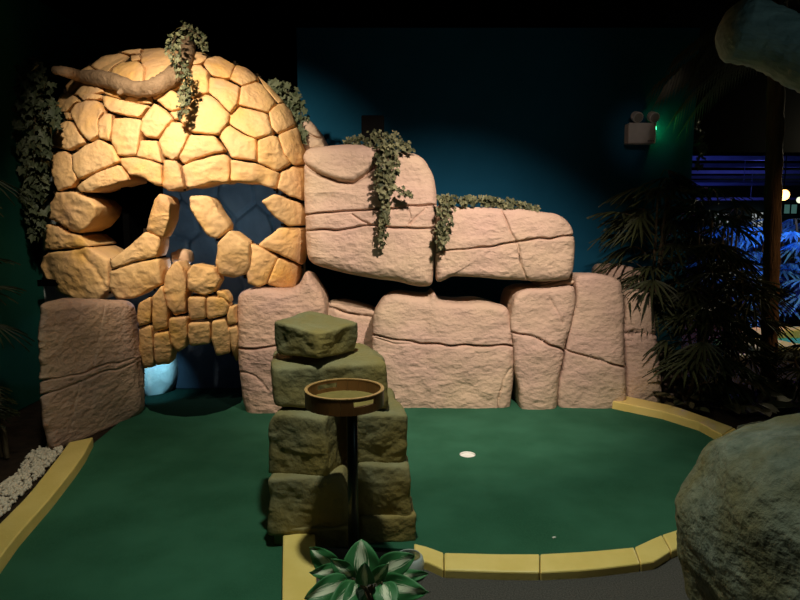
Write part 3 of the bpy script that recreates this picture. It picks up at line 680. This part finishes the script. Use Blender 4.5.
# ------------------------------------------------------------------ variegated plant
def hosta_mat():
    m, nt, b = nodemat('variegated_leaf'); N = nt.nodes; L = nt.links
    uv = N.new('ShaderNodeUVMap'); sx = N.new('ShaderNodeSeparateXYZ'); L.new(uv.outputs[0], sx.inputs[0])
    ns = N.new('ShaderNodeTexNoise'); ns.inputs['Scale'].default_value = 5; mp = N.new('ShaderNodeMapping'); mp.inputs['Scale'].default_value = (3, .6, 1)
    og = N.new('ShaderNodeTexCoord'); oi = N.new('ShaderNodeObjectInfo'); ml = N.new('ShaderNodeMath'); ml.operation = 'MULTIPLY'; ml.inputs[1].default_value = 50; L.new(oi.outputs['Random'], ml.inputs[0]); L.new(ml.outputs[0], mp.inputs['Location'])
    mp.inputs['Scale'].default_value = (5, .6, 1)
    L.new(uv.outputs[0], mp.inputs[0]); L.new(mp.outputs[0], ns.inputs['Vector'])
    a = N.new('ShaderNodeMath'); a.operation = 'ABSOLUTE'; L.new(sx.outputs[0], a.inputs[0])
    b2 = N.new('ShaderNodeMath'); b2.operation = 'MULTIPLY_ADD'; b2.inputs[1].default_value = 1.25; L.new(ns.outputs[0], b2.inputs[0]); L.new(a.outputs[0], b2.inputs[2])
    r = N.new('ShaderNodeMapRange'); r.inputs[1].default_value = .84; r.inputs[2].default_value = .93; L.new(b2.outputs[0], r.inputs[0])
    x = N.new('ShaderNodeMix'); x.data_type = 'RGBA'; L.new(r.outputs[0], x.inputs[0]); x.inputs[6].default_value = (.68, .74, .55, 1); x.inputs[7].default_value = (.03, .17, .05, 1)
    L.new(x.outputs[2], b.inputs['Base Color']); b.inputs['Roughness'].default_value = .55
hosta_mat()
HY = 2.30
hroot = P(372, 604, HY); hroot.z = .03
t = empty('variegated_plant', (hroot.x, hroot.y, .03), 'leafy plant with white-striped green leaves at the foot of the rock pile', 'plant')
def bigleaf(name, base, tip, width, side, parent, mt, droop=.15, curl=.07, n=12, m=6):
    base = Vector(base); tip = Vector(tip); ax = tip-base; L_ = ax.length; u = ax.normalized(); side = Vector(side); w = (side-u*side.dot(u)).normalized(); nn = w.cross(u)
    V = []; UV = []
    for i in range(n+1):
        s = i/n; wd = width*(math.sin(PI*min(s**.82, 1))**.62 if 0 < s < 1 else 0)*(1-.25*s)
        for j in range(-m, m+1):
            q = j/m
            V.append(base+u*(s*L_)+w*(q*wd/2)+nn*(-droop*L_*(s-.45)**2*2+curl*wd*abs(q)+.03*L_*math.sin(s*8+q*3+base.x*40)))
            UV.append((q, s))
    k = 2*m+1
    Fc = [(i*k+j, i*k+j+1, (i+1)*k+j+1, (i+1)*k+j) for i in range(n) for j in range(2*m)]
    o = link(name, V, Fc, mt, parent)
    ul = o.data.uv_layers.new(name='UVMap')
    for lp in o.data.loops: ul.data[lp.index].uv = UV[lp.vertex_index]
    sm = o.modifiers.new('s', 'SOLIDIFY'); sm.thickness = .0015
    return o
HL = [  # base px,py, tip px,py, Ybase, Ytip, width
 (362, 580, 361, 540, 2.36, 2.40, .125), (336, 572, 311, 549, 2.34, 2.30, .075), (350, 582, 306, 598, 2.25, 2.15, .085), (345, 572, 312, 573, 2.36, 2.26, .06),
 (378, 572, 414, 556, 2.36, 2.34, .085), (375, 585, 425, 592, 2.25, 2.12, .085), (365, 590, 345, 604, 2.2, 2.1, .09), (382, 582, 392, 612, 2.2, 2.08, .08),
 (352, 578, 332, 560, 2.3, 2.28, .06), (360, 584, 328, 612, 2.2, 2.05, .08), (372, 584, 386, 566, 2.28, 2.2, .05), (384, 578, 428, 574, 2.4, 2.38, .05), (366, 588, 364, 566, 2.2, 2.13, .06),
]
for bx_, by_, tx_, ty_, Y0_, Y1_, wd_ in HL:
    b_ = P(bx_, by_, Y0_); wd_ *= 1.35; e_ = P(tx_, ty_, Y1_); ax = (e_-b_)
    side = ax.cross(Vector((0, -1, .5)))+rv(.05)*ax.length
    lf = bigleaf('leaf', b_, e_, wd_, side, t, 'variegated_leaf')
    mb = MB(); mb.tube([(hroot.x, hroot.y, .035), (hroot+b_)/2+Vector((0, 0, .02)), b_], .0035, 6); mb.build('stalk', 'stem', lf)
# gravel at its foot
def stones_stuff(name, label, cat, region, cnt, size, mt, z):
    mb = MB(); k = 0
    A = np.array(region, float); lo = A.min(0); hi = A.max(0)
    ico = bmesh.new(); bmesh.ops.create_icosphere(ico, subdivisions=1, radius=1); IV = [v.co.copy() for v in ico.verts]; IF = [[v.index for v in f.verts] for f in ico.faces]; ico.free()
    while k < cnt:
        q = np.array([[random.uniform(lo[0], hi[0]), random.uniform(lo[1], hi[1])]])
        if not inside(q, A)[0]: continue
        s = size*random.uniform(.6, 1.3); e = Euler((random.uniform(0, 3), random.uniform(0, 3), random.uniform(0, 3))).to_matrix(); c = Vector((q[0][0], q[0][1], z+random.uniform(0, size)))
        sc = (s, s*.75, s*.5)
        mb.add([c+e@Vector((v.x*sc[0], v.y*sc[1], v.z*sc[2])) for v in IV], IF); k += 1
    return prop(mb.build(name, mt, smooth=True), label, cat, kind='stuff')
stones_stuff('white_pebbles', 'bed of small white pebbles outside the left yellow curb', 'pebbles', [tuple(G(*q)[:2]) for q in [(52, 444), (64, 450), (26, 492), (-10, 528), (-60, 560), (-60, 500), (0, 487), (18, 474), (24, 462), (34, 452)]], 1500, .016, 'pebble', .0)
stones_stuff('gravel', 'brown gravel around the stalks of the variegated plant', 'gravel', [(hroot.x-.1, 2.1), (hroot.x+.17, 2.1), (hroot.x+.17, 2.42), (hroot.x-.1, 2.42)], 420, .012, 'dark_gravel', .032)
# clear plastic ring beside the plant
mb = MB(); cpt = P(409, 582, 2.52)
mb.lathe([(.050, -.045), (.062, -.02), (.066, .01), (.060, .035), (.052, .045), (.048, .044), (.056, .034), (.061, .01), (.057, -.02), (.046, -.043)], (cpt.x, cpt.y, .076), 40)
prop(mb.build('plastic_cup', 'clear_plastic', smooth=True), 'translucent whitish plastic bowl half hidden behind the variegated plant', 'bowl')
# ------------------------------------------------------------------ emergency light
ex = P(640, 134, WY-.07)
t = empty('emergency_light', (ex.x, WY-.07, ex.z-.11), 'white emergency light box with two lamp heads and a green indicator on the teal wall', 'emergency light')
mb = MB(); mb.box(ex, (.27, .13, .20)); bevel(mb.build('housing', 'white_plastic', t), .01)
for s, r in ((-.065, .05), (.095, .05)):
    mb = MB(); c = ex+Vector((s, -.03, .165))
    V, Fc = [], []
    mb.tube([c+Vector((0, .05, 0)), c+Vector((0, 0, 0)), c+Vector((.01, -.055, -.02))], [.03, .05, .052], 16)
    h = mb.build('lamp_head', 'white_plastic', t, smooth=False)
    mb = MB(); mb.tube([c+Vector((.01, -.052, -.02)), c+Vector((.012, -.062, -.024))], .042, 16); mb.build('lens', 'lens', h)
    mb = MB(); mb.tube([c+Vector((0, .02, -.08)), c+Vector((0, .02, -.03))], .012, 8); mb.build('swivel', 'black_plastic', t)
mb = MB(); mb.box(ex+Vector((.138, -.02, .05)), (.014, .03, .03)); mb.build('indicator', 'led_green', t)
mb = MB()
for k in range(4): mb.box(ex+Vector((.06+k*.017, -.0665, -.075)), (.011, .002, .014))
mb.build('small_print', 'small_print', t)
# ------------------------------------------------------------------ palms
def fan(mb, c, d, size, nl=9, spread=2.4, width=.022, droop=.35):
    d = Vector(d).normalized(); up = Vector((0, 0, 1)); w = d.cross(up)
    w = w.normalized() if w.length > .05 else Vector((1, 0, 0)); nn = w.cross(d)
    for k in range(nl):
        a = -spread/2+spread*k/(nl-1); L_ = size*random.uniform(.75, 1.1)
        dr = d*math.cos(a)+w*math.sin(a); pw = (w*math.cos(a)-d*math.sin(a))
        V = []
        for s, ww in ((.05, .4), (.35, 1), (.7, .85), (1, .05)):
            p = c+dr*(L_*s)+Vector((0, 0, -droop*L_*s*s))
            V += [p-pw*(width*ww/2)+nn*.004, p+nn*-.004, p+pw*(width*ww/2)+nn*.004]
        mb.add(V, [(i*3+j, i*3+j+1, i*3+j+4, i*3+j+3) for i in range(3) for j in range(2)])
def palm(label, x, y, h, fans, spreadr, size=.3, mt='palm_leaf', stems=4, group='dark fan palms', name='palm_plant', zlo=.35, cat='palm', width=.024):
    t = empty(name, (x, y, 0), label, cat, group); st = MB(); fo = MB()
    for k in range(stems):
        a = random.uniform(0, 2*PI); r = random.uniform(.3, .9)*spreadr*.5
        st.tube([(x+random.uniform(-.06, .06), y+random.uniform(-.06, .06), 0), (x+r*.4*math.cos(a), y+r*.4*math.sin(a), h*.5), (x+r*math.cos(a), y+r*math.sin(a), h*.9)], [.016, .013, .009], 6)
    for k in range(fans):
        a = random.uniform(0, 2*PI); z = h*(zlo+(1-zlo)*random.random()); r = spreadr*random.uniform(.25, .85)*(.6+.4*math.sin(PI*min(1, z/h)))
        o = Vector((x+.25*r*math.cos(a), y+.25*r*math.sin(a), z-.05)); c = Vector((x+r*math.cos(a), y+r*math.sin(a), z+random.uniform(-.02, .1)))
        st.tube([o, (o+c)/2+Vector((0, 0, .03)), c], .004, 4)
        fan(fo, c, Vector((math.cos(a), math.sin(a), random.uniform(-.6, .3))), size*random.uniform(.7, 1.1), width=width)
    st.build('stem', 'stem', t); fo.build('foliage', mt, t)
    return t
def gx_(px, Y): return XY(px, 300, Y)
palm('tall dark fan palm leaning over the right end of the pink boulders', gx_(664, 5.2), 5.45, 1.95, 62, .45, .34)
palm('dense dark fan palm in the corner where the teal wall ends', gx_(702, 5.5), 5.5, 1.75, 60, .42, .34)
palm('dark fan palm just left of the tall brown trunk', gx_(735, 5.5), 5.5, 1.15, 46, .42, .32, zlo=.15)
palm('short bushy fan palm right behind the back right curb', gx_(705, 5.0), 5.05, .85, 40, .38, .30, zlo=.2)
palm('slender dark palm silhouetted against the blue hall', gx_(728, 6.15), 6.15, 1.6, 24, .42, .3)
palm('dark palm right of the tall brown trunk at the picture edge', gx_(812, 5.2), 5.2, .42, 18, .3, .22, zlo=.2)
palm('dark palm at the far left edge with thin leaves reaching in', -2.62, 3.9, 2.0, 9, .16, .26, width=.014)
palm('low dark grassy palm at left behind the white pebbles', -2.72, 3.75, .55, 26, .16, .24, zlo=.3, width=.014)
# low broad leaves
def lowplant(label, px, py, n, size):
    c = G(px, py); t = empty('low_plant', c, label, 'plant', 'low broad-leaved plants beyond the curb'); fo = MB(); st = MB()
    for k in range(n):
        a = random.uniform(0, 2*PI); el = random.uniform(.15, 1.1); d = Vector((math.cos(a)*math.cos(el), math.sin(a)*math.cos(el), math.sin(el)))
        b = c+d*size*.5; st.tube([c+Vector((0, 0, .01)), b], .004, 4)
        fo.add(leaf_pts([(0, 0), (.18, .2), (.25, .5), (.16, .8), (0, 1.05), (-.16, .8), (-.25, .5), (-.18, .2)], b, Vector((-d.x*.6, -d.y*.6-.3, 1)), d, size*random.uniform(.8, 1.2), .2), [(0, 1, 2, 3, 4), (0, 4, 5, 6, 7)])
    st.build('stem', 'stem', t); fo.build('foliage', 'broad_leaf', t)
for lab, px, py, n, s in [('brownish broad-leaved plant next to the right end of the pink boulders', 684, 407, 12, .17), ('broad-leaved plant at the bend of the back right curb', 722, 410, 14, .19),
                          ('broad-leaved plant at the foot of the tall brown trunk', 752, 412, 14, .2), ('broad-leaved plant right of the trunk foot above the big boulder', 790, 408, 14, .22),
                          ('small broad-leaved plant just behind the middle of the curved back curb', 700, 395, 10, .16)]:
    lowplant(lab, px, py, n, s)
# palm trunk
t = empty('palm_tree', G(769, 389), 'tall straight brown palm trunk rising at the right beside the blue hall', 'tree')
b_ = G(768, 389); TYY = b_.y; top = P(774, 60, TYY)
mb = MB(); pts = [Vector((b_.x+(top.x-b_.x)*k/40, TYY, 3.38*k/40)) for k in range(41)]
mb.tube(pts, [.068+.005*math.sin(k*1.9)+(.03 if k == 0 else 0) for k in range(41)], 16, wob=.04); mb.build('trunk', 'palm_trunk', t, smooth=True)
mb = MB()
for k in range(30):
    a = random.uniform(PI*.6, PI*1.7); c = Vector((top.x+.1*math.cos(a), TYY+.1*math.sin(a), 3.1+random.uniform(-.1, .2)))
    L_ = random.uniform(.5, .95); d = Vector((math.cos(a), math.sin(a)*.8, random.uniform(-.25, .25)))
    for j in range(26):
        s = j/25; p = c+d*(L_*s)+Vector((0, 0, -.45*L_*s*s)); sd = Vector((-d.y, d.x, 0))
        for g in (-1, 1):
            e = p+sd*(g*.09)+d*.1+Vector((0, 0, -.2)); mb.add([p, p+d*.018, e], [(0, 1, 2)])
mb.build('fronds', 'thatch', t)
ivy('thin leafy vine hanging at the wall corner beside the green indicator glow', [([(697, 122, 5.9, 4), (701, 145, 5.9, 5), (698, 165, 5.9, 4)], 34)], size=.06, group='hanging vines', name='vine', category='vine')
# rounded fibrous log, top right
t = empty('hanging_log', P(800, 60, 2.6), 'thick grey-green fibrous log with rounded end jutting in at top right', 'log')
lp = catmull([P(740, 30, 2.6), P(762, 36, 2.58), P(785, 46, 2.56), P(815, 58, 2.52), P(870, 76, 2.45), P(960, 60, 2.4), P(1010, -60, 2.4), P(1010, -200, 2.4)], 8)
ends = [(lp[0]+(lp[0]-lp[3]).normalized()*e, r) for e, r in ((.082, .005), (.075, .05), (.055, .085), (.028, .112))]
pts = [e[0] for e in ends]+lp; rad = [e[1] for e in ends]+[.128-.012*math.sin(min(k, 24)/24*PI) for k in range(len(lp))]
pts = [p for p in pts if p.z < 3.35]; rad = rad[:len(pts)]
mb = MB(); mb.tube(pts, rad, 28, wob=.03); mb.build('trunk', 'fibre_log', t, smooth=True)
# ------------------------------------------------------------------ far hall
bz = 3.28
for k, Y in enumerate((16, 18.5, 21, 24, 27, 30, 33)):
    mb = MB(); mb.box((.56*Y+1, Y, bz-.02), (9, .12, .12))
    prop(mb.build('ceiling_beam', 'beam'), '%s bare ceiling beam catching blue light in the far hall' % ('nearest', 'second', 'third', 'fourth', 'fifth', 'sixth', 'farthest')[k], 'beam', 'ceiling beams of the far hall')
for k, (z, Y, lab) in enumerate(((2.55, 19, 'lower blue-lit pipe running below the ceiling beams of the far hall'), (2.25, 24, 'thin pale pipe running lowest across the far hall'))):
    mb = MB(); mb.tube([(.45*Y-2, Y, z), (.75*Y, Y+.6, z+.05)], .06, 10)
    for f in (.2, .5, .8): mb.tube([(.45*Y-2+f*(.3*Y+2), Y+.6*f, z), (.45*Y-2+f*(.3*Y+2), Y+.6*f, 3.42)], .012, 6)
    prop(mb.build('pipe', 'beam', smooth=True), lab, 'pipe', 'pipes of the far hall')
def farwin(x0, y0, x1, y1, label, mt, nx, ny):
    Y = 35.5; a = P(x0, y1, Y); b = P(x1, y0, Y); t = empty('far_window', ((a.x+b.x)/2, Y, a.z), label, 'window')
    mb = MB(); mb.box(((a.x+b.x)/2, Y+.05, (a.z+b.z)/2), (b.x-a.x, .05, b.z-a.z)); pn = mb; mb = MB()
    for i in range(nx+1): mb.box((a.x+(b.x-a.x)*i/nx, Y, (a.z+b.z)/2), (.06, .06, b.z-a.z+.06))
    for j in range(ny+1): mb.box(((a.x+b.x)/2, Y, a.z+(b.z-a.z)*j/ny), (b.x-a.x+.06, .06, .06))
    fr = mb.build('frame', 'matte_black', t); pn.build('pane', mt, fr)
farwin(713, 213, 730, 229, 'lit window with pale panes in the far hall left of the brown trunk', 'window_glow', 3, 3)
farwin(750, 212, 764, 236, 'lit window seen against the left side of the brown trunk', 'window_glow', 2, 4)
farwin(783, 204, 798, 214, 'dim greenish window in the far hall right of the brown trunk', 'window_glow_green', 2, 1)
for px, py, Y, r, mt, lab in ((783.5, 195, 11, .095, 'lamp_glow', 'glowing orange lamp right of the brown trunk'), (800, 200, 16, .08, 'lamp_glow_white', 'small white glowing lamp at the right picture edge')):
    c = P(px, py, Y); t = empty('hanging_lamp', (c.x, c.y, c.z-r), lab, 'lamp', 'hanging lamps of the far hall')
    bm = bmesh.new(); bmesh.ops.create_uvsphere(bm, u_segments=16, v_segments=10, radius=r); V = [v.co+c for v in bm.verts]; Fc = [[v.index for v in f.verts] for f in bm.faces]; bm.free()
    link('bulb', V, Fc, mt, t)
    mb = MB(); mb.tube([(c.x, c.y, c.z+r*.9), (c.x, c.y, 3.38)], .01, 6); mb.build('cord', 'black_plastic', t)
    mb = MB(); mb.lathe([(.03, r*1.25), (r*1.0, r*.9)], c, 16); mb.build('cap', 'black_metal', t)
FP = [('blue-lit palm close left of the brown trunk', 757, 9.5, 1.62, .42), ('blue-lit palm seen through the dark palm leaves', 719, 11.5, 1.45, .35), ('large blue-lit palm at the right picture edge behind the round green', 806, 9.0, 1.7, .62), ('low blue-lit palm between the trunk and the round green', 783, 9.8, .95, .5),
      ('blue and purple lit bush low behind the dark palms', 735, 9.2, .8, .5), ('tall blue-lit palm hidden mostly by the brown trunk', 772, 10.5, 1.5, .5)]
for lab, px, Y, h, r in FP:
    palm(lab, gx_(px, Y), Y, h, 24, r, .4, 'blue_lit_leaf', 4, 'blue-lit palms of the far hall', zlo=.1, width=.05)
# round green far right
rc = G(822, 350); ro = .86
t = empty('round_green', (rc.x, rc.y, 0), 'distant round turquoise green ringed by a wide yellow curb', 'golf green')
mb = MB(); n = 64
V, Fc = ringpart('', ro-.30, ro, 0.0, .14, 0, 2*PI, n, '', None, None); mb.add([Vector(v)+Vector((rc.x, rc.y, 0)) for v in V], Fc); bevel(mb.build('curb_ring', 'yellow_paint', t), .02)
mb = MB(); mb.lathe([(.001, .04), (ro-.3, .04), (ro-.3, 0)], (rc.x, rc.y, 0), 48); mb.build('carpet', 'turquoise_carpet', t)
for k, (px, py, s) in enumerate(((724, 345, .1), (733, 349, .12), (742, 345, .09), (748, 353, .14), (756, 345, .12), (741, 362, .1), (757, 356, .13))):
    q = G(px, py)
    prop(hewn('pale_rock', (q.x, q.y, s*.45), (s*1.3, s, s), k*.7, 'pebble', 70+k, n=6, p=6), 'small pale rock glinting through the dark palm leaves near the round green', 'rock', 'pale rocks behind the dark palms')
q = G(718, 360); mb = MB(); mb.lathe([(.001, 0), (.07, 0), (.085, .08), (.06, .2), (.03, .24), (.001, .25)], (q.x, q.y, 0), 20)
prop(mb.build('garden_marker', 'mint_paint', smooth=True), 'small mint green object glimpsed between dark palm leaves', 'marker')
# ------------------------------------------------------------------ lights
def tgt(o, p): o.rotation_euler = (Vector(p)-o.location).to_track_quat('-Z', 'Y').to_euler()
def spot(loc, to, e, ang, col, blend=.6, r=.05):
    l = bpy.data.lights.new('spot', 'SPOT'); l.energy = e; l.spot_size = math.radians(ang); l.spot_blend = blend; l.color = col; l.shadow_soft_size = r
    o = bpy.data.objects.new('spot_lamp', l); COL.objects.link(o); o.location = loc; tgt(o, to); return o
def point(loc, e, col, r=.05):
    l = bpy.data.lights.new('point', 'POINT'); l.energy = e; l.color = col; l.shadow_soft_size = r
    o = bpy.data.objects.new('point_lamp', l); COL.objects.link(o); o.location = loc; return o
spot((-1.45, 2.7, 3.3), P(188, 150, 4.8), 600, 60, (1, .84, .66), 1.0, .05)
spot((.75, 2.4, 3.3), P(455, 300, 5.0), 680, 64, (1, .82, .70), 1.0, .05)
spot((-.2, 2.25, 3.3), (.1, 2.8, 0), 210, 95, (.95, 1, .82), 1.0, .06)
spot((1.0, 3.2, 3.3), G(600, 500), 45, 60, (.85, 1, .9), 1.0, .06)
spot((-1.2, 2.3, 3.3), (-2.9, 4.1, .2), 90, 60, (1, .95, .75), 1.0, .1)  # added spot to lighten the pebbles and the left wall
point((2.1, .9, 2.4), 6, (.6, .95, 1), .1)
spot((5.6, 3.2, 2.4), G(769, 389)+Vector((0, 0, 1.0)), 110, 34, (1, .66, .38), 1.0, .1)  # added warm spot to brighten the palm trunk
spot(ex+Vector((-.6, -2.6, .9)), ex, 14, 16, (1, .85, .75), 1.0, .1)  # added small spot to brighten the emergency light box
# inside the skull
point(P(187, 279, 4.99), 2.6, (.45, .6, 1), .02)
spot(P(238, 262, 5.1), P(215, 200, 5.9), 9, 95, (.35, .65, 1), 1, .05)
spot(P(163, 338, 5.12), P(150, 378, 5.36), 70, 80, (.35, .78, 1), 1, .02)
# green indicator
point(ex+Vector((.17, -.03, .05)), .3, (.1, 1, .15), .01)
# far hall
for px, py, Y, e, c in ((700, 200, 17, 60, (.08, .12, 1)), (760, 200, 22, 70, (.12, .15, 1)), (757, 180, 9.2, 22, (.05, .3, 1)), (810, 190, 8.6, 26, (.05, .25, 1)), (720, 190, 10.5, 12, (.05, .3, 1))):
    point(P(px, py, Y), e, c, .15)
point((rc.x, rc.y-.2, 2.4), 90, (1, .9, .6), .1)
point(G(728, 335)+Vector((0, 0, .7)), 8, (.7, .2, 1), .05)
w = bpy.data.worlds.new('w'); SC.world = w; w.use_nodes = True
w.node_tree.nodes['Background'].inputs[0].default_value = (.4, .7, .8, 1); w.node_tree.nodes['Background'].inputs[1].default_value = .004
